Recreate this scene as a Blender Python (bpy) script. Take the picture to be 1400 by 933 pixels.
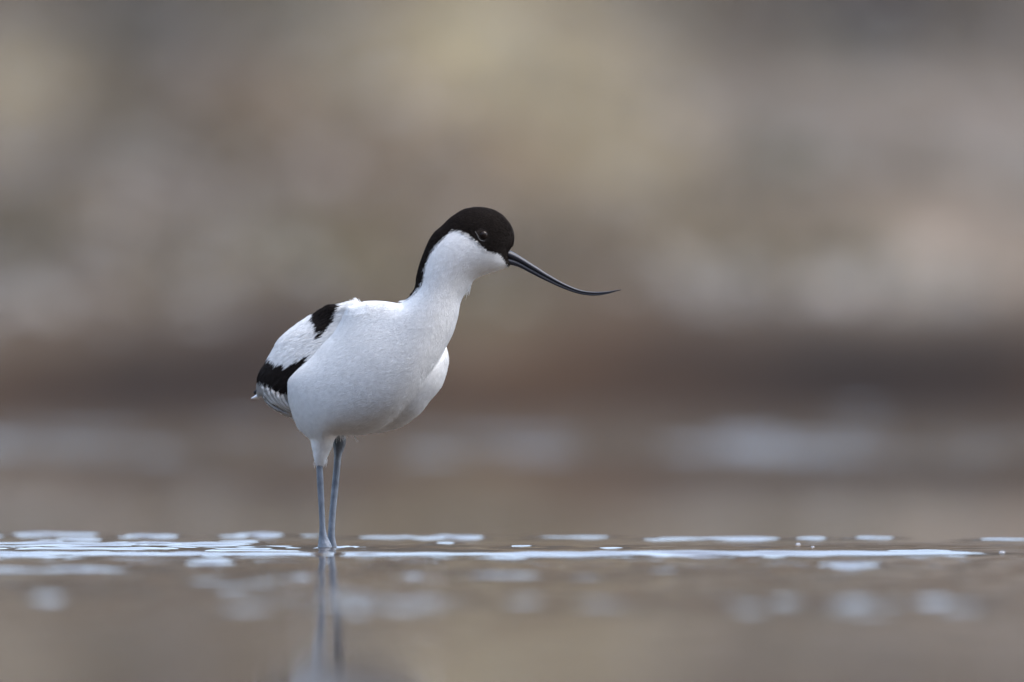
import bpy, math, random
import numpy as np
from mathutils import Vector

random.seed(7)
rng = np.random.default_rng(11)
for o in list(bpy.data.objects):
    bpy.data.objects.remove(o)
scene = bpy.context.scene
R = math.radians

# ------------------------------------------------------------------ camera
S = 0.00055                      # metres per photo pixel at the bird
FPX = 500.0 / 36.0 * 1400.0      # focal length in photo pixels
DIST = S * FPX                   # 10.69 m camera to bird
CAM_H = 0.20
YH = 750 - CAM_H / S             # photo row of the eye level
cam = bpy.data.cameras.new("camera")
cam.lens = 500
cam.sensor_width = 36
cam.clip_start = 0.1
cam.clip_end = 3000
cam.dof.use_dof = True
cam.dof.focus_distance = DIST - 0.012
cam.dof.aperture_fstop = 5.0
cam_ob = bpy.data.objects.new("camera", cam)
scene.collection.objects.link(cam_ob)
cam_ob.location = (0, -DIST, CAM_H)
cam_ob.rotation_euler = (R(90) - math.atan((466.5 - YH) / FPX), 0, 0)
scene.camera = cam_ob

# ------------------------------------------------------------------ light
SUN_EL, SUN_AZ = 62.0, 98.0      # azimuth measured from +Y (away from camera) towards +X
world = bpy.data.worlds.new("World")
scene.world = world
world.use_nodes = True
wn = world.node_tree
bg = wn.nodes["Background"]
sky = wn.nodes.new("ShaderNodeTexSky")
sky.sky_type = 'NISHITA'
sky.sun_disc = False
sky.sun_elevation = R(SUN_EL)
sky.sun_rotation = R(SUN_AZ)
sky.air_density = 1.0
sky.dust_density = 2.4
sky.ozone_density = 1.0
hs = wn.nodes.new("ShaderNodeHueSaturation")      # thin high overcast: less blue
hs.inputs["Saturation"].default_value = .86
wn.links.new(sky.outputs[0], hs.inputs["Color"])
wn.links.new(hs.outputs[0], bg.inputs[0])
bg.inputs[1].default_value = 0.15
sun = bpy.data.lights.new("sun", 'SUN')
sun.energy = 0.8
sun.angle = R(45)
sun.color = (1.0, 0.96, 0.91)
sun_ob = bpy.data.objects.new("sun", sun)
scene.collection.objects.link(sun_ob)
d = Vector((math.sin(R(SUN_AZ)) * math.cos(R(SUN_EL)), math.cos(R(SUN_AZ)) * math.cos(R(SUN_EL)), math.sin(R(SUN_EL))))
sun_ob.rotation_euler = d.to_track_quat('Z', 'Y').to_euler()
sun_ob.location = d * 30
vs = scene.view_settings
vs.view_transform = 'Standard'
vs.look = 'None'
vs.exposure = 2.0
vs.gamma = 1.0
vs.use_curve_mapping = False

# ------------------------------------------------------------------ helpers
def link(o, parent=None):
    scene.collection.objects.link(o)
    if parent:
        o.parent = parent
    return o

def mesh_obj(name, verts, faces, mat, parent=None, smooth=True, colour=None):
    me = bpy.data.meshes.new(name)
    me.from_pydata([tuple(map(float, v)) for v in verts], [], [tuple(map(int, f)) for f in faces])
    if smooth:
        me.polygons.foreach_set("use_smooth", [True] * len(me.polygons))
    if colour is not None:
        a = me.attributes.new("tint", 'FLOAT_COLOR', 'POINT')
        c = np.ones((len(verts), 4), np.float32)
        c[:, :3] = colour
        a.data.foreach_set("color", c.ravel())
    me.materials.append(mat)
    me.update()
    return link(bpy.data.objects.new(name, me), parent)

def new_mat(name):
    m = bpy.data.materials.new(name)
    m.use_nodes = True
    return m, m.node_tree, m.node_tree.nodes["Principled BSDF"]

def srgb(r, g, b):
    f = lambda c: c / 12.92 if c <= 0.04045 else ((c + 0.055) / 1.055) ** 2.4
    return np.array([f(r / 255), f(g / 255), f(b / 255)])

def value_noise(x, y, seed):
    """smooth 2-D value noise, -1..1"""
    xi, yi = np.floor(x).astype(np.int64), np.floor(y).astype(np.int64)
    fx, fy = x - xi, y - yi
    fx, fy = fx * fx * (3 - 2 * fx), fy * fy * (3 - 2 * fy)
    def h(a, b):
        n = (a * 374761393 + b * 668265263 + seed * 1442695041) & 0xFFFFFFFF
        n = ((n ^ (n >> 13)) * 1274126177) & 0xFFFFFFFF
        n = (n ^ (n >> 16)) & 0xFFFFFFFF
        return n / 2147483647.5 - 1.0
    return ((h(xi, yi) * (1 - fx) + h(xi + 1, yi) * fx) * (1 - fy)
            + (h(xi, yi + 1) * (1 - fx) + h(xi + 1, yi + 1) * fx) * fy)

def grid_mesh(xs, ys, Z):
    """xs (n), ys (m), Z (m,n) -> verts, faces"""
    X, Y = np.meshgrid(xs, ys)
    v = np.stack([X.ravel(), Y.ravel(), Z.ravel()], 1)
    n, m = len(xs), len(ys)
    idx = np.arange(n * m).reshape(m, n)
    f = np.stack([idx[:-1, :-1], idx[:-1, 1:], idx[1:, 1:], idx[1:, :-1]], -1).reshape(-1, 4)
    return v, f

def spread_axis(lo, hi, step, far, grow=1.25):
    a = list(np.arange(lo, hi + step * .5, step))
    s, x = step, a[-1]
    while x < far:
        s *= grow
        x += s
        a.append(x)
    s, x = step, a[0]
    pre = []
    while x > -far:
        s *= grow
        x -= s
        pre.append(x)
    return np.array(pre[::-1] + a)

# ================================================================== SETTING
# ---- terrain: lake bed, muddy foot of the far bank, stony slope
BANK_D = np.array([-260, -150, -70, -30, -12, 0, 5, 19.0, 21.2, 22.0, 22.6, 23.4, 26.0, 30, 36, 45, 60, 80, 110, 200, 1500.0])
BANK_Z = np.array([110, 85, 34, 8, -.06, -.04, -.022, -.03, -.02, 0.01, 0.10, 0.155, 0.22, .38, .68, 1.15, 5.6, 11.5, 19, 28.0, 40.0])  # unseen hill behind the camera and heightened far bank added to block low sky

def bank_z(dd):
    return np.interp(dd, BANK_D, BANK_Z)

_dd = np.linspace(22.0, 60, 1500)
_rows = YH - (bank_z(_dd) - CAM_H) / _dd * FPX
def row_to_dist(row):
    """distance at which the bank surface appears at a photo row"""
    return np.interp(row, _rows[::-1], _dd[::-1])

txs = spread_axis(-3.2, 3.2, 0.06, 600, 1.3)
tds = np.concatenate([np.linspace(-260, -14, 40), np.linspace(-12, 18, 24), np.arange(18.3, 62, 0.10), np.geomspace(62.5, 1400, 40)])
TX, TD = np.meshgrid(txs, tds)
MEANDER = .75 * value_noise(TX * .9 + 3.3, TD * 0, 71) + .35 * value_noise(TX * 2.3, TD * 0, 72)
TZ = bank_z(np.where((TD > 19) & (TD < 40), TD + MEANDER * np.clip((TD - 19) / 2, 0, 1) * np.clip((40 - TD) / 12, 0, 1), TD))
bump_amt = np.clip((TD - 21.3) / 3, 0, 1)
TZ = TZ + bump_amt * (0.035 * value_noise(TX * 1.3, TD * 1.0, 1) + 0.02 * value_noise(TX * 3.1, TD * 2.4, 2))
TZ = TZ + np.clip((TD - 60) / 60, 0, 1) * 0.8 * value_noise(TX * .03, TD * .03, 5)
# pigment: dark wet mud at the foot, pale dry gravel and grass patches above
ROW = YH - (TZ - CAM_H) / np.maximum(TD, 1) * FPX
PXC = 700 + TX / np.maximum(TD, 1) * FPX
base = srgb(146, 132, 116)
T = np.ones(TX.shape + (3,)) * base
def blob(cx, cy, sx, sy, col, a):
    w = a * np.exp(-((PXC - cx) / sx) ** 2 - ((ROW - cy) / sy) ** 2)
    T[:] = T * (1 - w[..., None]) + np.array(col) * w[..., None]
PALE, GREY, DARK, GREEN, WARM = srgb(206, 194, 164), srgb(176, 166, 158), srgb(96, 84, 76), srgb(128, 120, 84), srgb(150, 124, 100)
blob(660, 80, 190, 110, srgb(214, 202, 174), .95)
blob(560, 190, 200, 90, WARM, .5)
blob(860, 180, 120, 110, PALE, .45)
blob(1120, 140, 190, 70, GREY, .8)
blob(1330, 170, 110, 110, GREY, .6)
blob(1200, 15, 260, 75, srgb(74, 64, 58), .95)
blob(1350, 20, 90, 40, DARK, .7)
blob(210, 15, 230, 85, srgb(84, 76, 66), .9)
blob(20, 120, 70, 90, PALE, .5)
blob(170, 190, 120, 50, DARK, .4)
blob(20, 300, 110, 80, DARK, .8)
blob(330, 230, 120, 70, DARK, .35)
blob(250, 330, 160, 60, GREY, .25)
blob(480, 360, 110, 50, GREEN, .6)
blob(980, 350, 90, 60, GREEN, .3)
blob(820, 330, 110, 60, DARK, .25)
blob(1235, 368, 175, 62, srgb(206, 194, 182), .85)
blob(1390, 230, 90, 70, GREY, .4)
blob(680, 420, 160, 40, GREEN, .4)
wet = np.clip((ROW - 388 + 44 * value_noise(PXC / 210, ROW * 0, 77)) / 125, 0, 1)
wet = wet * wet * (3 - 2 * wet)
wet = np.where(TD < 45, wet, 0)
mud = srgb(96, 73, 48) * (1 + 0.35 * value_noise(TX * 2, TD, 9))[..., None]
mud = mud * (1 - .45 * np.exp(-((PXC - 1250) / 300) ** 2) - .25 * np.exp(-((PXC - 120) / 260) ** 2))[..., None]
T[:] = T * (1 - wet[..., None]) + mud * wet[..., None]
mean_ = T[(ROW > -50) & (ROW < 400) & (TD > 22) & (TD < 50)].mean(0)
T = mean_ * (T / mean_) ** np.where(wet[..., None] > .3, 1.0, 1.9)
T *= np.array([.207, .188, .157]) * (1 + 0.20 * value_noise(TX * 2.2, TD * .9, 21) + 0.12 * value_noise(TX * 5, TD * 2.2, 22))[..., None]
up = np.clip((TD - 47) / 5, 0, 1)[..., None]
T[:] = T * (1 - up) + np.array([.028, .025, .020]) * (1 + .3 * value_noise(TX * .4, TD * .3, 88))[..., None] * up  # upper bank out of view, made dark to deepen its reflection in the water
BACK = TD < -13
T[BACK] = np.array([.05, .045, .03])  # added hill behind the camera, dark so the bird's lower front stays shaded

mt, nt, bs = new_mat("bank_ground")
at = nt.nodes.new("ShaderNodeAttribute"); at.attribute_name = "tint"
nz = nt.nodes.new("ShaderNodeTexNoise"); nz.inputs["Scale"].default_value = 9; nz.inputs["Detail"].default_value = 6
tc = nt.nodes.new("ShaderNodeTexCoord")
nt.links.new(tc.outputs["Object"], nz.inputs["Vector"])
mr = nt.nodes.new("ShaderNodeMapRange"); mr.inputs[1].default_value = .3; mr.inputs[2].default_value = .7
mr.inputs[3].default_value = .7; mr.inputs[4].default_value = 1.25
nt.links.new(nz.outputs["Fac"], mr.inputs[0])
mx = nt.nodes.new("ShaderNodeMix"); mx.data_type = 'RGBA'; mx.blend_type = 'MULTIPLY'; mx.inputs[0].default_value = 1
nt.links.new(at.outputs["Color"], mx.inputs[6]); nt.links.new(mr.outputs[0], mx.inputs[7])
nt.links.new(mx.outputs[2], bs.inputs["Base Color"])
bs.inputs["Roughness"].default_value = .9
bs.inputs["Specular IOR Level"].default_value = .06
bp = nt.nodes.new("ShaderNodeBump"); bp.inputs["Strength"].default_value = .5; bp.inputs["Distance"].default_value = .02
nt.links.new(nz.outputs["Fac"], bp.inputs["Height"]); nt.links.new(bp.outputs[0], bs.inputs["Normal"])
v, f = grid_mesh(txs, tds - DIST, TZ)
ter = mesh_obj("ground", v, f, mt, colour=T.reshape(-1, 3))
ter["kind"] = "structure"
ter["label"] = "brown muddy shore rising to a pale stony bank, far out of focus"

# ---- loose stones and dry grass on the far bank (uncountable, blurred)
def stones():
    V, F, C = [], [], []
    ico = [(-1, 0, .2), (1, 0, .1), (0, -1, .15), (0, 1, .2), (0, 0, .8), (.6, .6, .45), (-.6, .6, .5), (.6, -.6, .5), (-.6, -.6, .4)]
    fc = [(0, 8, 4), (8, 2, 4), (2, 7, 4), (7, 1, 4), (1, 5, 4), (5, 3, 4), (3, 6, 4), (6, 0, 4)]
    for _ in range(2600):
        row = random.uniform(-60, 470)
        dd = float(row_to_dist(row)) + random.uniform(-.6, .6)
        x = random.uniform(-1.6, 1.6) * dd * .04
        z = float(bank_z(dd))
        r = random.choice([.012, .02, .03, .03, .05]) * random.uniform(.7, 1.3)
        a = random.uniform(0, 6.28); ca, sa = math.cos(a), math.sin(a)
        b = len(V)
        for (px, py, pz) in ico:
            k = random.uniform(.75, 1.2)
            V.append((x + r * k * (px * ca - py * sa), dd - DIST + r * k * .8 * (px * sa + py * ca), z + r * k * pz))
            g = random.uniform(.06, .20) if row < 430 else random.uniform(.04, .12)
            C.append((g, g * .93, g * .83))
        g = C[b]
        for i in range(b, len(V)):
            C[i] = g
        F += [tuple(b + i for i in t) for t in fc]
    m, n, p = new_mat("stone")
    a = n.nodes.new("ShaderNodeAttribute"); a.attribute_name = "tint"
    n.links.new(a.outputs["Color"], p.inputs["Base Color"]); p.inputs["Roughness"].default_value = .85
    o = mesh_obj("gravel", V, F, m, smooth=False, colour=np.array(C))
    o["kind"] = "stuff"; o["label"] = "pale stones scattered over the blurred bank"
stones()

def dry_grass():
    V, F, C = [], [], []
    for _ in range(240):
        row = random.uniform(-60, 425)
        dd = float(row_to_dist(row)) + random.uniform(-.5, .5)
        cx = random.gauss(0, .8) * dd * .04 + random.choice([-.2, -.05, .1]) * dd * .04
        z = float(bank_z(dd)) - .01
        col = np.array(random.choice([(.20, .16, .10), (.15, .125, .08), (.08, .075, .04), (.12, .095, .065)]))
        for _b in range(22):
            x = cx + random.gauss(0, .05); y = dd - DIST + random.gauss(0, .05)
            h = random.uniform(.04, .13); w = .003
            lx, ly = random.gauss(0, .05), random.gauss(0, .05)
            b = len(V)
            V += [(x - w, y, z), (x + w, y, z), (x + lx * .5 + w * .7, y + ly * .5, z + h * .65), (x + lx * .5 - w * .7, y + ly * .5, z + h * .65), (x + lx, y + ly, z + h)]
            F += [(b, b + 1, b + 2, b + 3), (b + 3, b + 2, b + 4)]
            C += [col * random.uniform(.8, 1.2)] * 5
    m, n, p = new_mat("dry_grass_blades")
    a = n.nodes.new("ShaderNodeAttribute"); a.attribute_name = "tint"
    n.links.new(a.outputs["Color"], p.inputs["Base Color"]); p.inputs["Roughness"].default_value = .8
    o = mesh_obj("dry_grass", V, F, m, smooth=False, colour=np.array(C))
    o["kind"] = "stuff"; o["label"] = "dry straw coloured grass on the blurred bank"
dry_grass()

# ---- water with real ripples
def row_to_y(row):
    return CAM_H * FPX / (row - YH) - DIST
wxs = spread_axis(-1.0, 1.0, 0.007, 300, 1.35)
wys = np.concatenate([np.linspace(-34, -3.8, 40), np.arange(-3.75, -1.2, .005), np.arange(-1.2, 1.6, .0045),
                      np.arange(1.6, 4.4, .02), np.arange(4.42, 11.6, .008), np.arange(11.6, 12.5, .03)])
WX, WY = np.meshgrid(wxs, wys)
WD = np.maximum(WY + DIST, .5)
# slow meander of every crest so that none is a ruled line
MEAN = .020 * value_noise(WX * 5, WY * .8, 31) + .008 * value_noise(WX * 17, WY * 2, 32)
H = np.zeros_like(WX)
def crest(x0, x1, row, amp_mm, sig=None, drift=0.0, fade=.9, soft=1.0):
    """an elongated wavelet: x range and row as seen in the photo, height in mm"""
    y = row_to_y(row)
    dd = y + DIST
    k = dd / FPX
    xa, xb = (x0 - 700) * k, (x1 - 700) * k
    xc, hw = (xa + xb) / 2, (xb - xa) / 2
    s = sig if sig else .012 + .004 * amp_mm
    i0, i1 = np.searchsorted(wys, [y - .3, y + .3])
    X, Y = WX[i0:i1], WY[i0:i1]
    yy = y + drift * (X - xc) / max(hw, .05)
    u = np.clip((1 - np.abs((X - xc) / hw)) / fade, 0, 1)
    env = u * (1.6 - .6 * u)
    q = (Y - yy - MEAN[i0:i1])
    g = np.exp(-(q / s) ** 2) - .35 * np.exp(-((q + 2.2 * s) / (1.3 * s)) ** 2)
    mod = 1 + soft * (.40 * value_noise(X * 9 + row * 1.7, Y * 3 + row * .31, 51) + .28 * value_noise(X * 30 + row, Y * 12, 52) + .30 * value_noise(X * 75 + row, Y * 30, 53))
    H[i0:i1] += amp_mm * .001 * env * g * np.clip(mod, .55 if soft > .9 else .7, 1.7)
# row of wavelets behind the bird
for a in [(8, 145, 731, 2.6), (165, 250, 733, 2.4), (60, 150, 738, 1.8), (312, 392, 731, 2.4), (400, 445, 732, 1.2), (468, 575, 734, 2.4),
          (578, 668, 734, 2.4), (715, 855, 734, .9), (880, 1085, 736, 2.3), (1088, 1138, 736, 2.1), (1160, 1235, 735, 1.2),
          (1325, 1460, 737, 2.6), (280, 362, 740, 1.6), (588, 630, 743, 1.3), (690, 735, 747, .9), (742, 780, 748, 1.1), (842, 885, 747, 1.2),
          (-80, 20, 733, 2.2)]:
    big = a[2] < 741
    crest(a[0] - 6, a[1] + 6, a[2] + (1 if big else 0), (.7 if big else .45) + a[3] * .46, .0092 if big else .0075, 0, .6)
    crest(a[0] - 30, a[0] + .55 * (a[1] - a[0]), a[2] + 2.5, .5 + a[3] * .2, .006, 0, .7)
# the strip of brighter ripples that runs through the legs
for a in [(-200, 452, 744.5, 1.9), (-160, 230, 747.5, 1.3), (150, 440, 748.5, 1.4), (-120, 330, 751, 1.6), (230, 470, 752.5, 1.4), (-90, 120, 754, 1.2),
          (430, 520, 748, 1.0), (455, 640, 751.5, 1.5), (560, 700, 753, 1.0)]:
    crest(a[0], a[1], a[2], a[3], .0105)
    crest(a[0] + 20, a[1] - 15, a[2] + 1.3, a[3] * .5, .006)
crest(-500, 1500, 758, 2.1, .0125, .0, .42, .75)
for q_ in range(26):
    u0 = random.uniform(-50, 1250)
    crest(u0 - random.uniform(20, 90), u0 + random.uniform(20, 90), random.uniform(758.5, 763), random.uniform(.4, .9), .0055, random.uniform(-.02, .02), .9)
crest(-300, 480, 756, 1.6, .012)
crest(1020, 1405, 757.6, 1.5, .0085, 0, .6)
crest(1150, 1345, 753.5, 1.2, .009)
crest(1290, 1400, 756.5, .8, .008)
# wavelets in front
for a in [(70, 145, 764, 1.4), (225, 330, 766, 1.6), (330, 428, 767, 1.9), (240, 330, 771, 1.2), (498, 615, 768, 1.9), (490, 542, 774, 1.3),
          (575, 760, 763, 1.0), (760, 900, 762, 1.2),
          (590, 700, 789, 2.0), (660, 815, 786, 1.9), (560, 600, 781, 1.0), (850, 930, 779, 1.1), (905, 965, 784, .9), (1105, 1215, 773, 1.8),
          (85, 240, 779, 1.7), (-40, 40, 780, 1.4), (340, 420, 780, .9),
          (-40, 170, 806, 2.6), (250, 330, 799, 2.4), (310, 410, 796, 2.7), (20, 90, 797, 1.6), (365, 560, 823, 3.0), (560, 720, 822, 1.8),
          (800, 910, 825, 2.4), (985, 1070, 825, 3.3), (1078, 1160, 826, 3.6), (1168, 1268, 827, 3.8), (1300, 1390, 828, 3.6), (900, 985, 829, 1.8)]:
    if a[2] < 775:
        crest(a[0], a[1], a[2], .5 + a[3] * .52, .0066, 0, .7)
        crest(a[0] + .15 * (a[1] - a[0]), a[1] + 12, a[2] + random.uniform(1, 3), a[3] * .5, .0075)
    else:
        w_ = a[1] - a[0]
        for q_ in range(int(w_ / (13 if a[2] > 792 else 18)) + 1):
            u0 = a[0] + random.uniform(-.15, 1.15) * w_
            hw_ = random.uniform(28, 80) * (1 if a[2] > 792 else 1.8)
            crest(u0 - hw_, u0 + hw_, a[2] + random.gauss(0, 6 if a[2] > 792 else 2.5), (.40 + .55 * min(a[3] / 3, 1.2)) * random.uniform(.55, .88), .0062, 0, .95)
for q_ in range(22):
    u0 = random.choice([random.uniform(360, 600), random.uniform(0, 1400)])
    crest(u0 - 25, u0 + 25, random.uniform(775, 838), random.uniform(.7, 1.2), .0066, 0, .8)
# scattered wavelets far off, below the opposite shore
for i_ in range(560):
    cx_ = -300 + 2000 * i_ / 560 + random.gauss(0, 30)
    wt_ = .70 + .30 * math.exp(-((cx_ - 980) / 330) ** 2) + .08 * math.exp(-((cx_ - 130) / 200) ** 2)
    w_ = random.uniform(60, 190)
    crest(cx_ - w_, cx_ + w_, random.gauss(603, 20), (.4 + .6 * wt_) * random.uniform(1.0, 1.36), .0105, 0, .9, .25)
# small broken chop around the bright strip, fading away from it
zone = np.exp(-((WY - .03) / .16) ** 2)
lft = .35 + .65 / (1 + np.exp((WX + .13) * 30))
H += .0008 * zone * lft * value_noise(WX * 26, WY * 75, 41) + .0003 * zone * lft * value_noise(WX * 70, WY * 110, 42)
nearw = np.clip((-WY - .02) / .35, 0, 1) * np.clip((WY + 3.7) / .3, 0, 1) * (.7 + 1.5 * np.clip((WY + 2.7) / .8, 0, 1)) 
H += nearw * (.00030 * value_noise(WX * 42, WY * 14, 44) + .00016 * value_noise(WX * 24 + 5, WY * 8, 45))
# rings and menisci at the two legs
BX = lambda px: (px - 700) * S
for (lx, ly) in ((BX(443), -.006), (BX(455), .014)):
    rr = np.hypot(WX - lx, WY - ly)
    H += .0016 * np.exp(-(rr / .009) ** 2)
    H += .0005 * np.cos(rr * 330) * np.exp(-rr / .05)
inner = (np.abs(WX) < 2.5)
H *= np.clip((2.5 - np.abs(WX)) / 1.2, 0, 1)

mw, nt, bs = new_mat("muddy_water")
bs.inputs["Base Color"].default_value = (.060, .046, .034, 1)
bs.inputs["IOR"].default_value = 1.333
tc = nt.nodes.new("ShaderNodeTexCoord")
ra_ = nt.nodes.new("ShaderNodeAttribute"); ra_.attribute_name = "tint"
nz = nt.nodes.new("ShaderNodeTexNoise"); nz.inputs["Scale"].default_value = 2.2; nz.inputs["Detail"].default_value = 3
nt.links.new(tc.outputs["Object"], nz.inputs["Vector"])
pm = nt.nodes.new("ShaderNodeMapRange"); pm.inputs[1].default_value = .35; pm.inputs[2].default_value = .65; pm.inputs[3].default_value = .8; pm.inputs[4].default_value = 1.1
nt.links.new(nz.outputs["Fac"], pm.inputs[0])
mul = nt.nodes.new("ShaderNodeMath"); mul.operation = 'MULTIPLY'
nt.links.new(ra_.outputs["Fac"], mul.inputs[0]); nt.links.new(pm.outputs[0], mul.inputs[1])
rg = nt.nodes.new("ShaderNodeMath"); rg.operation = 'MULTIPLY_ADD'; rg.inputs[1].default_value = .016; rg.inputs[2].default_value = .022
nt.links.new(mul.outputs[0], rg.inputs[0]); nt.links.new(rg.outputs[0], bs.inputs["Roughness"])
# wind-ruffled patches of water near the far shore
WROW = YH + CAM_H / WD * FPX; WPX = 700 + WX / WD * FPX
RUF = 1 - np.clip((WY - 1.8) / 2.5, 0, 1)        # the near water is a little rougher than the sheltered far side
v, f = grid_mesh(wxs, wys, H)
wat = mesh_obj("water", v, f, mw, colour=np.repeat(RUF.reshape(-1, 1), 3, 1))
wat["kind"] = "structure"
wat["label"] = "calm brown shallow water with bright ripple streaks"

# ================================================================== BIRD
BASE = np.array([BX(450), .004, -.020])
def W3(px, row, dep):
    return np.stack([(np.asarray(px, float) - 700) * S, np.asarray(dep, float) * S, (750 - np.asarray(row, float)) * S], -1) - BASE

def spline(pts, n=6, closed=True):
    p = np.array(pts, float)
    out = []
    N = len(p)
    for i in range(N if closed else N - 1):
        if closed:
            a, b, c, d_ = p[(i - 1) % N], p[i], p[(i + 1) % N], p[(i + 2) % N]
        else:
            a, b, c, d_ = p[max(i - 1, 0)], p[i], p[i + 1], p[min(i + 2, N - 1)]
        for k in range(n):
            t = k / n
            out.append(.5 * ((2 * b) + (-a + c) * t + (2 * a - 5 * b + 4 * c - d_) * t * t + (-a + 3 * b - 3 * c + d_) * t ** 3))
    if not closed:
        out.append(p[-1])
    return np.array(out)

def in_poly(x, y, poly):
    x, y = np.asarray(x, float), np.asarray(y, float)
    r = np.zeros(x.shape, bool)
    for (x1, y1), (x2, y2) in zip(poly, np.roll(poly, -1, 0)):
        c = (y1 > y) != (y2 > y)
        if y1 != y2:
            r ^= c & (x < (x2 - x1) * (y - y1) / (y2 - y1) + x1)
    return r

def poly_dist(x, y, poly):
    dmin = np.full(x.shape, 1e9)
    for (x1, y1), (x2, y2) in zip(poly, np.roll(poly, -1, 0)):
        ex, ey = x2 - x1, y2 - y1
        L = ex * ex + ey * ey + 1e-9
        t = np.clip(((x - x1) * ex + (y - y1) * ey) / L, 0, 1)
        dmin = np.minimum(dmin, np.hypot(x - x1 - t * ex, y - y1 - t * ey))
    return dmin

STEP = 2.0
gx = np.arange(330, 722, STEP); gr = np.arange(270, 656, STEP); gy = np.arange(-128, 176, STEP)
GX, GR = np.meshgrid(gx, gr, indexing='ij')

def inflate(pts, closed_n=6):
    """2-D outline -> rounded swelling u(x,row): the squared half thickness of a full body of that outline"""
    poly = spline(pts, closed_n)
    ins = in_poly(GX, GR, poly)
    dist = poly_dist(GX, GR, poly)
    u = np.zeros(GX.shape)
    par = (np.add.outer(np.arange(len(gx)), np.arange(len(gr))) % 2).astype(bool)
    m0, m1 = ins & par, ins & ~par
    for _ in range(1000):
        for m in (m0, m1):
            nb = np.zeros_like(u)
            nb[1:-1, 1:-1] = (u[2:, 1:-1] + u[:-2, 1:-1] + u[1:-1, 2:] + u[1:-1, :-2] + 4 * STEP * STEP) / 4
            u[m] += 1.9 * (nb - u)[m]
    # near the outline replace the stair-stepped solution with a smooth one
    Rm = math.sqrt(u.max())
    k = np.clip(dist / (2.5 * STEP), 0, 1)
    g_in = np.where(ins & (dist > STEP), u / np.maximum(dist, .5), 0)
    g_blur = g_in.copy(); wgt = (g_in > 0).astype(float)
    for _ in range(8):
        for ar in (g_blur, wgt):
            ar[1:-1, 1:-1] = (ar[1:-1, 1:-1] + ar[2:, 1:-1] + ar[:-2, 1:-1] + ar[1:-1, 2:] + ar[1:-1, :-2]) / 5
    slope = np.where(wgt > 1e-4, g_blur / np.maximum(wgt, 1e-4), Rm)
    edge = np.where(ins, dist, -dist) * slope
    return np.where(ins, u * k + edge * (1 - k), edge), Rm, poly

def field(u, Rm, mid, s):
    Y = gy[None, None, :]
    return (u[:, :, None] - ((Y - mid[:, :, None]) / s) ** 2) / (2 * Rm)

def smax(a, b, k):
    h = np.clip(.5 + .5 * (a - b) / k, 0, 1)
    return b + (a - b) * h + k * h * (1 - h)

def surface_nets(F):
    s = F > 0
    nx, ny, nz_ = F.shape
    c = [(i, j, k) for i in (0, 1) for j in (0, 1) for k in (0, 1)]
    sl = lambda a, i, j, k: a[i:nx - 1 + i, j:ny - 1 + j, k:nz_ - 1 + k]
    cnt = sum(sl(s, *q).astype(np.int8) for q in c)
    act = (cnt > 0) & (cnt < 8)
    A = np.argwhere(act)
    idx = np.full(act.shape, -1, np.int64); idx[act] = np.arange(len(A))
    pos = np.zeros((len(A), 3)); num = np.zeros(len(A))
    for a in c:
        for ax in range(3):
            if a[ax] == 0:
                b = list(a); b[ax] = 1
                fa = F[A[:, 0] + a[0], A[:, 1] + a[1], A[:, 2] + a[2]]
                fb = F[A[:, 0] + b[0], A[:, 1] + b[1], A[:, 2] + b[2]]
                m = (fa > 0) != (fb > 0)
                t = fa[m] / (fa[m] - fb[m])
                p = np.array(a, float)[None, :].repeat(m.sum(), 0); p[:, ax] += t
                pos[m] += p; num[m] += 1
    pos = A + pos / num[:, None]
    faces = []
    for ax in range(3):
        o1, o2 = (ax + 1) % 3, (ax + 2) % 3
        sh = [slice(None)] * 3; sh2 = [slice(None)] * 3
        sh[ax] = slice(0, -1); sh2[ax] = slice(1, None)
        ch = s[tuple(sh)] != s[tuple(sh2)]
        E = np.argwhere(ch)
        ok = (E[:, o1] > 0) & (E[:, o2] > 0) & (E[:, o1] < F.shape[o1] - 1) & (E[:, o2] < F.shape[o2] - 1)
        E = E[ok]
        sg = s[tuple(E.T)]
        def cell(d1, d2):
            q = E.copy(); q[:, o1] += d1; q[:, o2] += d2
            return idx[tuple(q.T)]
        quad = np.stack([cell(-1, -1), cell(0, -1), cell(0, 0), cell(-1, 0)], 1)
        quad[~sg] = quad[~sg][:, ::-1]
        faces.append(quad)
    return pos, np.concatenate(faces)

def relax(P, Q, n, lam=.5):
    E = np.concatenate([Q[:, [0, 1]], Q[:, [1, 2]], Q[:, [2, 3]], Q[:, [3, 0]]])
    deg = np.bincount(E.ravel(), minlength=len(P))[:, None]
    for it in range(n):
        for l in (lam, -lam * 1.04):
            acc = np.zeros_like(P)
            np.add.at(acc, E[:, 0], P[E[:, 1]]); np.add.at(acc, E[:, 1], P[E[:, 0]])
            P = P + l * (acc / np.maximum(deg, 1) - P)
    return P

def normals(P, Q):
    n = np.cross(P[Q[:, 2]] - P[Q[:, 0]], P[Q[:, 3]] - P[Q[:, 1]])
    N = np.zeros_like(P)
    for i in range(4):
        np.add.at(N, Q[:, i], n)
    return N / np.maximum(np.linalg.norm(N, axis=1, keepdims=True), 1e-9)

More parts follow.
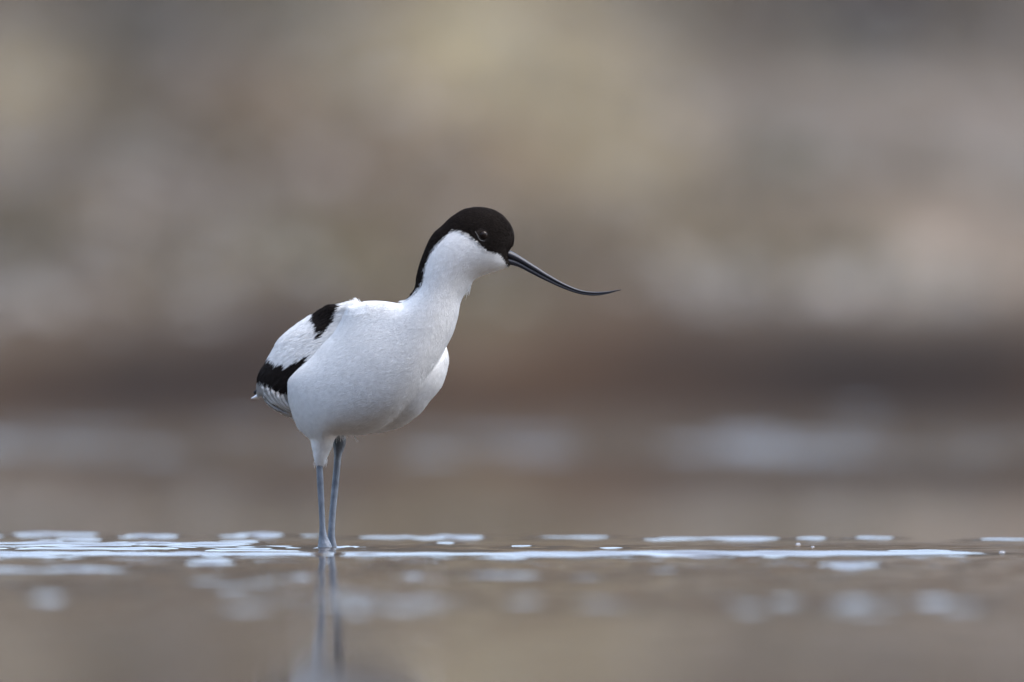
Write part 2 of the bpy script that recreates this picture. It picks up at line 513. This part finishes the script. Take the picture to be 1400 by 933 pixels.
# ---- outlines (photo pixels)
OUT_MAIN = [(475, 421), (483, 418.2), (491, 415.4), (500, 412.6), (514, 412), (526, 412.8), (538, 414.4), (547, 415.2), (553, 412), (562, 403.5), (568.5, 393.7),
            (572, 374), (577.5, 355), (586.5, 332), (595, 319), (605, 310), (618, 298), (633, 288.5), (645, 285.4), (654, 284.8), (665, 285.8), (675, 288.5), (684, 293.5),
            (691, 300), (697, 308), (701, 317), (702, 326), (700, 336), (695.5, 344), (694.5, 353), (697, 362.5), (689, 367), (680, 370), (669, 373), (656, 378), (647, 384),
            (640.5, 393), (635, 402), (629.5, 414), (625.5, 434), (619, 455), (609.5, 474), (600, 492), (588, 512), (574, 534), (556, 556), (536, 575), (516, 588),
            (498, 593.6), (478, 595), (462, 595), (455, 598), (453, 609), (448, 622), (443, 633), (437, 636), (431.5, 632), (428, 613), (425, 601), (415, 590), (408, 581),
            (402, 569), (397.5, 557), (394.5, 545), (394, 534), (395, 524), (398.5, 515), (409, 504), (425, 490), (442, 471), (456, 456), (467, 438)]
OUT_LOBE = [(560, 440), (590, 450), (606, 466), (611, 479), (612.3, 492), (610.5, 506), (605.8, 522), (598, 535), (589.3, 545.6), (575.2, 563.3), (554, 579.8), (533, 588),
            (510, 592.3), (485, 585), (480, 550), (500, 490), (530, 455)]
OUT_WING = [(463, 417), (447, 420.5), (429, 430), (408, 443), (387, 459.5), (375, 476), (364.3, 493.7), (356, 508), (352.8, 522), (352.5, 532), (356, 540), (361, 548), (368, 556),
            (382, 565), (397, 570), (420, 562), (446, 530), (470, 480), (494, 440), (492, 418)]
OUT_RUMP = [(470, 424), (440, 428), (410, 448), (384, 474), (366, 504), (360, 530), (366, 550), (384, 564), (410, 575), (450, 580), (520, 560), (550, 500), (530, 440)]

uA, RA, pA = inflate(OUT_MAIN)
uL, RL, pL = inflate(OUT_LOBE)
uW, RW, pW = inflate(OUT_WING)
uR, RR, pR = inflate(OUT_RUMP)

def midplane(x, r):
    x, r = np.asarray(x, float), np.asarray(r, float)
    t = np.clip((r - 400) / 75 + (568 - x) / 85, 0, 1) * np.clip((r - 385) / 25, 0, 1); t = t * t * (3 - 2 * t)
    xb = np.clip(x, 330, 600)
    # the legs and thighs hang below the body: keep the near thigh on the near side
    body = -.45 * (xb - 480)
    th = np.clip((r - 585) / 30, 0, 1)
    body = body * (1 - th) + (-6) * th
    body = body - .22 * (np.clip(r, 415, 595) - 500) * (1 - th)
    return body * t + (-42) * (1 - t)
MID = midplane(GX, GR)
for _ in range(2):                               # no creases where neck and body meet
    for ax_ in (0, 1):
        pad_ = [(12, 12) if q_ == ax_ else (0, 0) for q_ in (0, 1)]
        cs_ = np.cumsum(np.pad(MID, pad_, mode='edge'), axis=ax_)
        cs_ = np.concatenate([np.zeros_like(np.take(cs_, [0], ax_)), cs_], ax_)
        n_ = MID.shape[ax_]
        MID = (np.take(cs_, range(25, 25 + n_), ax_) - np.take(cs_, range(0, n_), ax_)) / 25
SA = .74
FA = field(uA, RA, MID, SA)
FL = field(uL, RL, MID + 26, .80)
FR = field(uR, RR, MID + 62, .55)
FB = smax(FA, FL, 5.0)
FB = smax(FB, FR, 4.0)
uT, RT, pT = inflate([(404, 556), (430, 540), (462, 556), (470, 584), (458, 600), (450, 615), (443, 624), (434, 625), (428.5, 612), (424, 600), (414, 588), (406, 577)])
FT = field(uT, RT, MID * 0 + 16 - .22 * (np.clip(GR, 540, 600) - 580), .95)
FB = smax(FB, FT, 7.0)
FW = field(uW, RW, MID + 34, .62)

def to_px(pos):
    return gx[0] + pos[:, 0] * STEP, gr[0] + pos[:, 1] * STEP, gy[0] + pos[:, 2] * STEP

def build_surface(F, n):
    P, Q = surface_nets(F)
    P = relax(P, Q, n)
    px, rw, dp = to_px(P)
    V = W3(px, rw, dp)
    N = normals(V, Q)
    # outward orientation check
    c = V.mean(0)
    if (N * (V - c)).sum() < 0:
        Q = Q[:, ::-1]; N = -N
    return px, rw, dp, V, Q, N

def front_depth(F, x, r):
    i = int(round((x - gx[0]) / STEP)); j = int(round((r - gr[0]) / STEP))
    col = F[i, j]
    k = np.argmax(col > 0)
    if not (col > 0).any():
        return None
    if k == 0:
        return gy[0]
    return gy[k - 1] + STEP * (-col[k - 1]) / (col[k] - col[k - 1])

# ---- plumage pattern
CAP = spline([(600, 296), (640, 270), (720, 280), (722, 335), (697, 345.5), (690, 346.6), (682, 347), (676, 346), (668, 344.5), (661, 340.5), (655, 334), (648, 328), (640, 322), (633, 319),
              (628, 316.2), (620, 316.5), (612, 321), (605, 328), (598, 335), (590, 345), (584, 358), (580, 372), (579, 383), (574, 393), (566, 403), (556, 410), (548, 408), (560, 360), (575, 325)], 4)
LORE = np.array([(675, 343.5), (681, 347), (686, 351.5), (688.5, 356.5), (691, 361), (695, 366), (715, 366), (714, 338)], float)
SCAP = spline([(470, 405), (462, 419), (458, 428), (454, 440), (446, 452), (440, 455), (431, 456), (428, 449), (424.5, 441), (428, 431), (440, 412)], 4)
SPOT = spline([(431.5, 461), (434, 463), (440, 459.5), (442, 456.5), (437, 456)], 4)
BAR = spline([(363, 494), (368, 497), (374, 501), (381, 502), (388, 504.5), (396, 501), (404, 495), (413, 491), (420, 486), (414, 505), (404, 540), (396, 545), (389, 540.5), (378, 537), (367, 528), (357, 525.5), (350, 520),
              (348, 500)], 4)
WHITE = np.array([.80, .80, .79]); BLACK = np.array([.016, .012, .010])
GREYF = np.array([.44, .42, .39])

def body_colour(px, rw):
    c = np.ones((len(px), 3)) * WHITE
    c[in_poly(px, rw, CAP) | in_poly(px, rw, LORE)] = BLACK
    m = in_poly(px, rw, SCAP)
    c[m] = BLACK
    return c

def wing_colour(px, rw):
    cross = .80 * px + .60 * rw                    # coordinate across the lie of the feathers
    along = .60 * px - .80 * rw
    k = value_noise(cross / 4.5, along / 40, 61) * 3.2 + value_noise(cross / 1.9, along / 25, 62) * 1.4
    px = px + .6 * k; rw = rw - .8 * k
    c = np.ones((len(px), 3)) * WHITE
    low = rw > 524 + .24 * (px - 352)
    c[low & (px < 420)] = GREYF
    c *= (1 - .10 * np.clip(value_noise(cross / 3.2, along / 22, 63), 0, 1))[:, None]  # faint shading lines along the coverts, painted into the colour
    for p in (SCAP, SPOT, BAR):
        c[in_poly(px, rw, p)] = BLACK
    return c

# ---- materials
def feather_mat(name, transl, rough=.7):
    m = bpy.data.materials.new(name); m.use_nodes = True
    n = m.node_tree; n.nodes.clear()
    out = n.nodes.new("ShaderNodeOutputMaterial")
    a = n.nodes.new("ShaderNodeAttribute"); a.attribute_name = "tint"
    nz = n.nodes.new("ShaderNodeTexNoise"); nz.inputs["Scale"].default_value = 260; nz.inputs["Detail"].default_value = 3
    tcn = n.nodes.new("ShaderNodeTexCoord"); n.links.new(tcn.outputs["Object"], nz.inputs["Vector"])
    mr = n.nodes.new("ShaderNodeMapRange"); mr.inputs[1].default_value = .3; mr.inputs[2].default_value = .7; mr.inputs[3].default_value = .93; mr.inputs[4].default_value = 1.03
    n.links.new(nz.outputs["Fac"], mr.inputs[0])
    mx = n.nodes.new("ShaderNodeMix"); mx.data_type = 'RGBA'; mx.blend_type = 'MULTIPLY'; mx.inputs[0].default_value = 1
    n.links.new(a.outputs["Color"], mx.inputs[6]); n.links.new(mr.outputs[0], mx.inputs[7])
    df = n.nodes.new("ShaderNodeBsdfPrincipled"); df.inputs["Roughness"].default_value = rough
    df.inputs["Specular IOR Level"].default_value = .12
    tr = n.nodes.new("ShaderNodeBsdfTranslucent")
    ms = n.nodes.new("ShaderNodeMixShader"); ms.inputs[0].default_value = transl
    n.links.new(mx.outputs[2], df.inputs["Base Color"]); n.links.new(mx.outputs[2], tr.inputs["Color"])
    n.links.new(df.outputs[0], ms.inputs[1]); n.links.new(tr.outputs[0], ms.inputs[2]); n.links.new(ms.outputs[0], out.inputs[0])
    return m
M_SKIN = feather_mat("plumage_base", .0)
M_FEATH = feather_mat("plumage_strands", .42)

# ---- strands
FLOW = np.array([  # x, row, dx, drow  (direction in which the feathers lie)
    (690, 330, -1, .1), (650, 300, -1, .25), (610, 320, -.7, .8), (660, 360, -1, .25), (600, 360, -.35, 1), (630, 390, -.5, 1),
    (575, 385, -.25, 1), (590, 430, -.6, 1), (545, 440, -1, .55), (600, 470, -.5, 1), (560, 500, -.9, .6), (500, 430, -1, .25), (470, 470, -1, .55), (500, 520, -1, .35),
    (430, 520, -1, .55), (450, 560, -.8, .45), (520, 570, -1, .1), (560, 560, -1, .25), (600, 510, -.7, .8), (405, 560, -.6, .9), (436, 600, -.05, 1), (440, 620, .0, 1), (445, 440, -.8, .6), (400, 470, -.75, .65), (370, 510, -.35, .9),
    (380, 550, -.8, .5)], float)
def flow(px, rw):
    w = 1 / (((px[:, None] - FLOW[:, 0]) ** 2 + (rw[:, None] - FLOW[:, 1]) ** 2) + 120) ** 1.5
    dv = (w[..., None] * FLOW[:, 2:]).sum(1)
    return dv / np.maximum(np.linalg.norm(dv, axis=1, keepdims=True), 1e-6)

def strands(name, V, Q, N, px, rw, dp, n, length, lift, radius, colour_fn, parent, jitter=1.0, keep=None, extra=None):
    T_ = np.concatenate([Q[:, [0, 1, 2]], Q[:, [0, 2, 3]]])
    ar = np.linalg.norm(np.cross(V[T_[:, 1]] - V[T_[:, 0]], V[T_[:, 2]] - V[T_[:, 0]]), axis=1)
    if keep is not None:
        ar = ar * keep(px[T_].mean(1), rw[T_].mean(1), dp[T_].mean(1))
    t = rng.choice(len(T_), n, p=ar / ar.sum())
    a, b = rng.random(n), rng.random(n)
    fl = a + b > 1; a[fl], b[fl] = 1 - a[fl], 1 - b[fl]
    wt = np.stack([1 - a - b, a, b], 1)
    root = (V[T_[t]] * wt[..., None]).sum(1)
    nor = (N[T_[t]] * wt[..., None]).sum(1); nor /= np.linalg.norm(nor, axis=1, keepdims=True)
    rpx = (px[T_[t]] * wt).sum(1); rrw = (rw[T_[t]] * wt).sum(1); rdp = (dp[T_[t]] * wt).sum(1)
    f2 = flow(rpx, rrw)
    d3 = np.stack([f2[:, 0], np.where(rdp > midplane(rpx, rrw), .45, .45) * -f2[:, 0], -f2[:, 1]], 1)
    d3 += rng.normal(0, .13, (n, 3))
    d3 -= nor * (d3 * nor).sum(1, keepdims=True)
    d3 /= np.maximum(np.linalg.norm(d3, axis=1, keepdims=True), 1e-6)
    L = (length(rpx, rrw) * rng.uniform(.7, 1.25, n))[:, None]
    dark0 = colour_fn(rpx, rrw).mean(1) < .1
    lf = ((lift + .13 * (dark0 & (rrw < 400) & (np.hypot(rpx - 661, rrw - 322) > 10))) * rng.uniform(.4, 1.5, n))[:, None]
    pts = np.stack([root - nor * .0004, root + d3 * L * .35 + nor * L * lf * .8, root + d3 * L * .7 + nor * L * lf * 1.1, root + d3 * L + nor * L * lf * .8], 1)
    col = colour_fn(rpx + rng.normal(0, jitter, n) + d3[:, 0] * L[:, 0] / S * .6, rrw + rng.normal(0, jitter, n) - d3[:, 2] * L[:, 0] / S * .6)
    br = np.where(col.mean(1) > .3, rng.uniform(.97, 1.02, n), rng.uniform(.6, 1.6, n))
    col = np.clip(col * br[:, None], 0, .9)
    if extra is not None:
        pts = np.concatenate([pts, extra]); col = np.concatenate([col, np.ones((len(extra), 3)) * WHITE]); n += len(extra)
    hc = bpy.data.hair_curves.new(name)
    hc.add_curves([4] * n)
    hc.attributes["position"].data.foreach_set("vector", pts.astype(np.float32).ravel())
    ra = hc.attributes.get("radius") or hc.attributes.new("radius", 'FLOAT', 'POINT')
    ra.data.foreach_set("value", np.tile(np.array([radius, radius, radius * .75, radius * .2], np.float32), n))
    ca = hc.attributes.new("tint", 'FLOAT_COLOR', 'CURVE')
    ca.data.foreach_set("color", np.concatenate([col, np.ones((n, 1))], 1).astype(np.float32).ravel())
    hc.materials.append(M_FEATH)
    return link(bpy.data.objects.new(name, hc), parent)

bird = bpy.data.objects.new("avocet", None)
bird.empty_display_size = .05
link(bird)
bird.location = BASE
bird["label"] = "black and white avocet with long upturned bill wading in shallow water"
bird["category"] = "bird"

bpx, brw, bdp, bV, bQ, bN = build_surface(FB, 5)
body = mesh_obj("body", bV, bQ, M_SKIN, bird, colour=body_colour(bpx, brw))
def body_len(x, r):
    L = np.full(len(x), .0052)
    L = np.where(r < 450, np.interp(r, [335, 360, 420, 450], [.0025, .0030, .0038, .0052]), L)
    L = np.where((r > 590), .0040, L)
    L = np.where((r > 335) & (r < 372), np.minimum(L, np.interp(x, [662, 688], [.0030, .0012])), L)
    L = np.where(np.hypot(x - 661, r - 322) < 10, .0014, L)
    L = np.where((x < 505) & (r < 428), .0022, L)
    return L
def tufts():
    out = []
    for x, r, dx, dr, ln, num, sprd in ((641, 391, -.35, .94, 12, 26, 3), (645, 386, -.5, .86, 9, 16, 2), (556, 412, -.95, -.02, 9, 18, 2), (465, 593, .05, 1, 10, 16, 4), (471, 593, .1, 1, 8, 12, 3),
                                        (484, 594, .45, .9, 9, 9, 1.5), (443, 628, -.1, 1, 8, 30, 4), (434, 628, .1, 1, 8, 30, 4), (450, 606, -.1, 1, 8, 20, 3), (588, 508, -.4, .9, 6, 10, 4)):
        for _ in range(num):
            x0, r0 = x + random.gauss(0, sprd * .5), r + random.gauss(0, sprd * .4)
            m = float(midplane(x0, r0)) + random.gauss(0, 3)
            l = ln * random.uniform(.6, 1.2); ex, er = dx + random.gauss(0, .14), dr + random.gauss(0, .14)
            out.append([W3(x0 + ex * l * t, r0 + er * l * t + .8 * t * t, m - 2 * t) for t in (0, .35, .7, 1)])
    return np.array(out)
strands("plumage", bV, bQ, bN, bpx, brw, bdp, 280000, body_len, .032, .00012, body_colour, body, 1.1, None, tufts())

# ---- wings
def make_wing(F, side_shift, count):
    px, rw, dp, V, Q, N = build_surface(F, 5)
    w = mesh_obj("wing", V, Q, M_SKIN, bird, colour=wing_colour(px, rw))
    strands("wing_plumage", V, Q, N, px, rw, dp, count, lambda x, r: np.where(r > 530, .004, .0075), .06, .00030, wing_colour, w, .8, lambda x, r, d_: np.where((r > 531 + .24 * (x - 352)) & (x < 404), .04, 1.0))
    return w
wing_near = make_wing(FW, 0, 42000)
FW2 = field(uW, RW, MID + 70, .50)
wing_far = make_wing(FW2, 0, 12000)

def blade(pts, widths, off, F, thick=.45):
    """a flat feather following the wing surface: closed strip with thickness (px units)"""
    p = spline(pts, 5, False)
    w = np.interp(np.linspace(0, 1, len(p)), np.linspace(0, 1, len(widths)), widths)
    tg = np.gradient(p, axis=0); tg /= np.linalg.norm(tg, axis=1, keepdims=True)
    nr = np.stack([-tg[:, 1], tg[:, 0]], 1)
    V, Fc = [], []
    last = None
    for i in range(len(p)):
        dpt = front_depth(F, *p[i])
        if dpt is None:
            dpt = last if last is not None else 60
        last = dpt
        for k, z in ((-1, 0), (0, -.9), (1, 0), (0, .8)):
            q = p[i] + nr[i] * w[i] * k
            V.append(W3(q[0], q[1], dpt + off + z * thick))
    for i in range(len(p) - 1):
        a, b = 4 * i, 4 * i + 4
        for k in range(4):
            Fc.append((a + k, a + (k + 1) % 4, b + (k + 1) % 4, b + k))
    Fc.append((0, 1, 2, 3)); Fc.append((4 * len(p) - 1, 4 * len(p) - 2, 4 * len(p) - 3, 4 * len(p) - 4))
    return V, Fc

def join(parts):
    V, F = [], []
    for v, f in parts:
        b = len(V); V += list(v); F += [tuple(b + i for i in t) for t in f]
    return V, F

quills = []
cols = []
for i, (pts, wd, c) in enumerate([
    ([(358, 527), (362, 538), (370, 549), (380, 556)], [3.0, 3.6, 3.0, .5], .46),
    ([(364, 529), (369, 540), (378, 552), (392, 562)], [3.0, 3.6, 3.0, .5], .50),
    ([(370, 532), (376, 543), (386, 556), (398, 565)], [3.0, 3.6, 3.0, .5], .42),
    ([(377, 537), (381, 544), (389, 555), (399, 562)], [3.0, 3.4, 2.8, .5], .50),
    ([(384, 540), (387, 547), (392, 554), (398, 559)], [3.0, 3.2, 2.6, .5], .44),
    ([(359, 541), (366, 551), (378, 560), (394, 567)], [1.5, 2.6, 2.6, .6], .30)]):
    q = blade(pts, wd, -3.0 - .5 * i, FW)
    quills.append(q); cols += [np.array([c, c * .96, c * .9])] * len(q[0])
v, f = join(quills)
mesh_obj("flight_feathers", v, f, M_SKIN, wing_near, colour=np.array(cols))

# ---- tail
tail = []
cols = []
def tube(pts, rad, seg=10, flat=1.0, cap=True):
    """pts (n,3) world-local; rad (n) ; elliptical in depth by flat"""
    P = np.array(pts, float)
    n = len(P)
    tg = np.gradient(P, axis=0); tg /= np.linalg.norm(tg, axis=1, keepdims=True)
    V, F = [], []
    for i in range(n):
        t = tg[i]
        b = np.array([0, 1, 0.]) - t * t[1]; b /= np.linalg.norm(b)
        a = np.cross(t, b)
        for k in range(seg):
            q = 2 * math.pi * k / seg
            V.append(P[i] + a * rad[i] * math.cos(q) + b * rad[i] * (flat[i] if np.ndim(flat) else flat) * math.sin(q))
    for i in range(n - 1):
        for k in range(seg):
            F.append((i * seg + k, i * seg + (k + 1) % seg, (i + 1) * seg + (k + 1) % seg, (i + 1) * seg + k))
    if cap:
        F.append(tuple(range(seg))[::-1]); F.append(tuple((n - 1) * seg + k for k in range(seg)))
    return V, F
td = 96
for pts, rad, flat, c in [
    ([(374, 534), (364, 537), (356, 540.5), (349, 543.5), (341.5, 546)], [5, 4.8, 4.0, 2.8, .5], 2.2, (.78, .78, .77)),
    ([(374, 528), (362, 532), (352, 535.5), (345, 538.5)], [4, 4.2, 4.0, 1.6], 2.0, (.02, .018, .016)),
    ([(376, 520), (364, 526), (355, 532), (351, 538)], [5, 4.6, 3.2, .8], 2.4, (.70, .71, .72))]:
    p = spline(pts, 4, False)
    w3 = W3(p[:, 0], p[:, 1], np.full(len(p), td - (4 if c[0] > .75 else -4)))
    r_ = np.interp(np.linspace(0, 1, len(p)), np.linspace(0, 1, len(rad)), rad) * S
    t = tube(w3, r_, 10, flat)
    tail.append(t); cols += [c] * len(t[0])
v, f = join(tail)
mesh_obj("tail", v, f, M_SKIN, bird, colour=np.array(cols))

# ---- bill
mb, nt, bs = new_mat("bill_horn")
bs.inputs["Base Color"].default_value = (.018, .020, .027, 1)
bs.inputs["Roughness"].default_value = .38
bs.inputs["Specular IOR Level"].default_value = .35
nz = nt.nodes.new("ShaderNodeTexNoise"); nz.inputs["Scale"].default_value = 400
bp = nt.nodes.new("ShaderNodeBump"); bp.inputs["Strength"].default_value = .12; bp.inputs["Distance"].default_value = .0005
nt.links.new(nz.outputs["Fac"], bp.inputs["Height"]); nt.links.new(bp.outputs[0], bs.inputs["Normal"])
TOP = spline([(684, 338), (690, 340.5), (698, 343.8), (706, 348), (715.4, 353.6), (733.4, 365), (751.4, 376.6), (772, 388), (792.6, 396.4), (810.6, 399.2), (828.6, 398.8), (840, 397.2), (849, 396)], 6, False)
BOT = spline([(684, 357), (690, 360), (697, 362.5), (704, 364), (711, 366.5), (726, 374.2), (746, 384.2), (769, 394.6), (790, 401.8), (811, 404.6), (829, 402.4), (840.5, 399.2), (849.3, 396.8)], 6, False)
BD = -42
def bill_half(f0, f1, w):
    c = TOP * (1 - (f0 + f1) / 2) + BOT * ((f0 + f1) / 2)
    h = np.linalg.norm(BOT - TOP, axis=1) * (f1 - f0) / 2
    return tube(W3(c[:, 0], c[:, 1], np.full(len(c), BD)), h * S, 14, w)
v, f = bill_half(0, .56, np.interp(np.arange(len(TOP)), [0, 10, 20], [1.7, 1.5, 1.15]))
bill = mesh_obj("bill", v, f, mb, bird)
v, f = bill_half(.52, 1.0, np.interp(np.arange(len(TOP)), [0, 10, 20], [1.6, 1.35, 1.05]))
mesh_obj("lower_mandible", v, f, mb, bill)

# ---- eyes
me_, nt, bs = new_mat("eye_dark")
bs.inputs["Base Color"].default_value = (.012, .008, .006, 1); bs.inputs["Roughness"].default_value = .14; bs.inputs["Specular IOR Level"].default_value = .13
ml, nt, bs = new_mat("eyelid_skin")
bs.inputs["Base Color"].default_value = (.085, .083, .08, 1); bs.inputs["Roughness"].default_value = .5
def uv_sphere(c, r, n=20, m=12):
    V = [c + r * np.array([math.sin(math.pi * j / m) * math.cos(2 * math.pi * i / n), math.cos(math.pi * j / m), math.sin(math.pi * j / m) * math.sin(2 * math.pi * i / n)]) for j in range(m + 1) for i in range(n)]
    F = [(j * n + i, j * n + (i + 1) % n, (j + 1) * n + (i + 1) % n, (j + 1) * n + i) for j in range(m) for i in range(n)]
    return V, F
ed = front_depth(FB, 661, 322)
for sgn in (1, -1):
    dd = ed if sgn == 1 else 2 * BD - ed
    c = W3(661.2, 322, dd + sgn * 2.6)
    v, f = uv_sphere(c, 6.4 * S)
    eye = mesh_obj("eye", v, f, me_, bird)
    a = np.radians(np.linspace(75, 200, 14))
    lp = np.stack([661.2 + 7.8 * np.cos(a) , 322 + 8.0 * np.sin(a), dd - sgn * (2.0 + .9 * np.sin(a))], 1)
    lp[-3:, 0] -= np.array([.8, 2.2, 4.2]); lp[-3:, 1] -= np.array([.4, 1.2, 2.2])
    v, f = tube(W3(lp[:, 0], lp[:, 1], lp[:, 2]), np.interp(np.arange(14), [0, 4, 9, 13], [.18, .48, .56, .25]) * S, 6)
    mesh_obj("eyelid", v, f, ml, eye)

# ---- legs
mg, nt, bs = new_mat("leg_skin")
tc = nt.nodes.new("ShaderNodeTexCoord")
vo = nt.nodes.new("ShaderNodeTexVoronoi"); vo.inputs["Scale"].default_value = 520
mp = nt.nodes.new("ShaderNodeMapping"); mp.inputs["Scale"].default_value = (1, 1, .8)
nt.links.new(tc.outputs["Object"], mp.inputs[0]); nt.links.new(mp.outputs[0], vo.inputs["Vector"])
nz = nt.nodes.new("ShaderNodeTexNoise"); nz.inputs["Scale"].default_value = 90; nt.links.new(tc.outputs["Object"], nz.inputs["Vector"])
cr = nt.nodes.new("ShaderNodeValToRGB")
cr.color_ramp.elements[0].color = (.080, .097, .122, 1); cr.color_ramp.elements[0].position = .35
cr.color_ramp.elements[1].color = (.165, .188, .220, 1); cr.color_ramp.elements[1].position = .65
nt.links.new(nz.outputs["Fac"], cr.inputs[0])
sz = nt.nodes.new("ShaderNodeSeparateXYZ"); nt.links.new(tc.outputs["Object"], sz.inputs[0])
kn = nt.nodes.new("ShaderNodeMapRange"); kn.inputs[1].default_value = .088; kn.inputs[2].default_value = .097; kn.inputs[3].default_value = 1; kn.inputs[4].default_value = .42
nt.links.new(sz.outputs["Z"], kn.inputs[0])                    # the ankle joint has darker, scalier skin
km = nt.nodes.new("ShaderNodeMix"); km.data_type = 'RGBA'; km.blend_type = 'MULTIPLY'; km.inputs[0].default_value = 1
nt.links.new(cr.outputs[0], km.inputs[6]); nt.links.new(kn.outputs[0], km.inputs[7]); nt.links.new(km.outputs[2], bs.inputs["Base Color"])
bs.inputs["Roughness"].default_value = .45
bp = nt.nodes.new("ShaderNodeBump"); bp.inputs["Strength"].default_value = .5; bp.inputs["Distance"].default_value = .0006
nt.links.new(vo.outputs["Distance"], bp.inputs["Height"]); nt.links.new(bp.outputs[0], bs.inputs["Normal"])

def make_leg(rows, lefts, rights, deps, foot_dir):
    rows = np.array(rows, float); l = np.array(lefts, float); r = np.array(rights, float)
    rr = np.linspace(rows[0], rows[-1], 46)
    L = np.interp(rr, rows, l); Rr = np.interp(rr, rows, r); D = np.interp(rr, rows, deps)
    for a in (L, Rr):
        a[1:-1] = (a[:-2] + 2 * a[1:-1] + a[2:]) / 4
    v, f = tube(W3((L + Rr) / 2, rr, D), (Rr - L) / 2 * S, 14, .9)
    leg = mesh_obj("leg", v, f, mg, bird)
    # webbed foot: three toes and the skin between them, on the lake bed
    c = np.array([(l[-1] + r[-1]) / 2, 776.0, deps[-1]])
    parts = []
    tips = []
    for k, (ang, ln) in enumerate(((-28, 52), (2, 62), (34, 54))):
        a = R(foot_dir + ang)
        tip = c + np.array([math.cos(a) * ln, 8.0, -math.sin(a) * ln])
        q = np.linspace(0, 1, 7)[:, None]
        p = c * (1 - q) + tip * q
        p[:, 1] -= 3.5 * np.sin(np.pi * q[:, 0])
        parts.append(tube(W3(p[:, 0], p[:, 1], p[:, 2]), np.linspace(4.6, 1.6, 7) * S, 8))
        tips.append(tip)
    for a_, b_ in ((0, 1), (1, 2)):
        m = (tips[a_] * .7 + c * .3 + tips[b_] * .7 + c * .3) / 2
        pts = [c, c * .25 + tips[a_] * .75, m, c * .25 + tips[b_] * .75]
        vv = [W3(*(p + np.array([0, -1.0, 0]))) for p in pts] + [W3(*(p + np.array([0, 1.0, 0]))) for p in pts]
        parts.append((vv, [(0, 1, 2, 3), (7, 6, 5, 4), (0, 4, 5, 1), (1, 5, 6, 2), (2, 6, 7, 3), (3, 7, 4, 0)]))
    v, f = join(parts)
    mesh_obj("foot", v, f, mg, leg)
    return leg
near = make_leg([606, 625, 640, 663, 690, 714, 722, 730, 738, 744, 750, 776], [433, 432.3, 432.6, 433.6, 435.4, 436.9, 437, 436.4, 435.4, 434.6, 434, 434], [443, 441.5, 441.4, 442.6, 443.6, 444.7, 445, 446.3, 449, 452.5, 455, 456],
                [-6, -6, -6, -7, -8, -9, -10, -10, -10, -10, -10, -10], 32)
far = make_leg([580, 594, 600, 606, 612, 618, 623, 640, 663, 704, 727, 740, 746, 752, 776], [455.5, 455.2, 454.6, 454.2, 454.6, 456, 456.6, 455.4, 453.3, 449.6, 448.2, 447.8, 447.5, 447.5, 448],
               [470, 471, 472.4, 472.4, 470.8, 468, 466.2, 464.8, 462.8, 458.6, 457.4, 458.2, 460, 461, 460], [46, 46, 44, 43, 42, 40, 38, 35, 31, 24, 21, 20, 20, 20, 20], 32)

# ---- bubbles on the water
mbub, nt, bs = new_mat("bubble_film")
bs.inputs["Base Color"].default_value = (.9, .92, .95, 1); bs.inputs["Roughness"].default_value = .03
bs.inputs["Transmission Weight"].default_value = .8; bs.inputs["IOR"].default_value = 1.33
for px_, row_, r_, lab in ((1370, 757, 4.2, "clear bubble at the far right end of the long bright ripple line"),
                           (1091, 745, 3.0, "larger of two tiny bubbles floating just behind the bright ripple line"),
                           (1111, 748.5, 2.2, "smaller of two tiny bubbles floating just behind the bright ripple line")):
    y_ = row_to_y(row_); k_ = (y_ + DIST) / FPX
    n_, m_ = 20, 8
    V = []; F = []
    for j in range(m_ + 1):
        a = math.pi / 2 * j / m_
        for i in range(n_):
            q = 2 * math.pi * i / n_
            V.append((r_ * k_ * 1.15 * math.cos(a) * math.cos(q), r_ * k_ * 1.15 * math.cos(a) * math.sin(q), r_ * k_ * (.95 * math.sin(a))))
    for j in range(m_):
        for i in range(n_):
            F.append((j * n_ + i, j * n_ + (i + 1) % n_, (j + 1) * n_ + (i + 1) % n_, (j + 1) * n_ + i))
    F.append(tuple(range(n_))[::-1])
    b_ = mesh_obj("floating_bubble", V, F, mbub)
    ix = np.argmin(np.abs(wxs - (px_ - 700) * k_)); iy = np.argmin(np.abs(wys - y_))
    b_.location = ((px_ - 700) * k_, y_, float(H[iy, ix]) - .0002)
    b_["label"] = lab; b_["category"] = "bubble"; b_["group"] = "bubbles floating on the water"
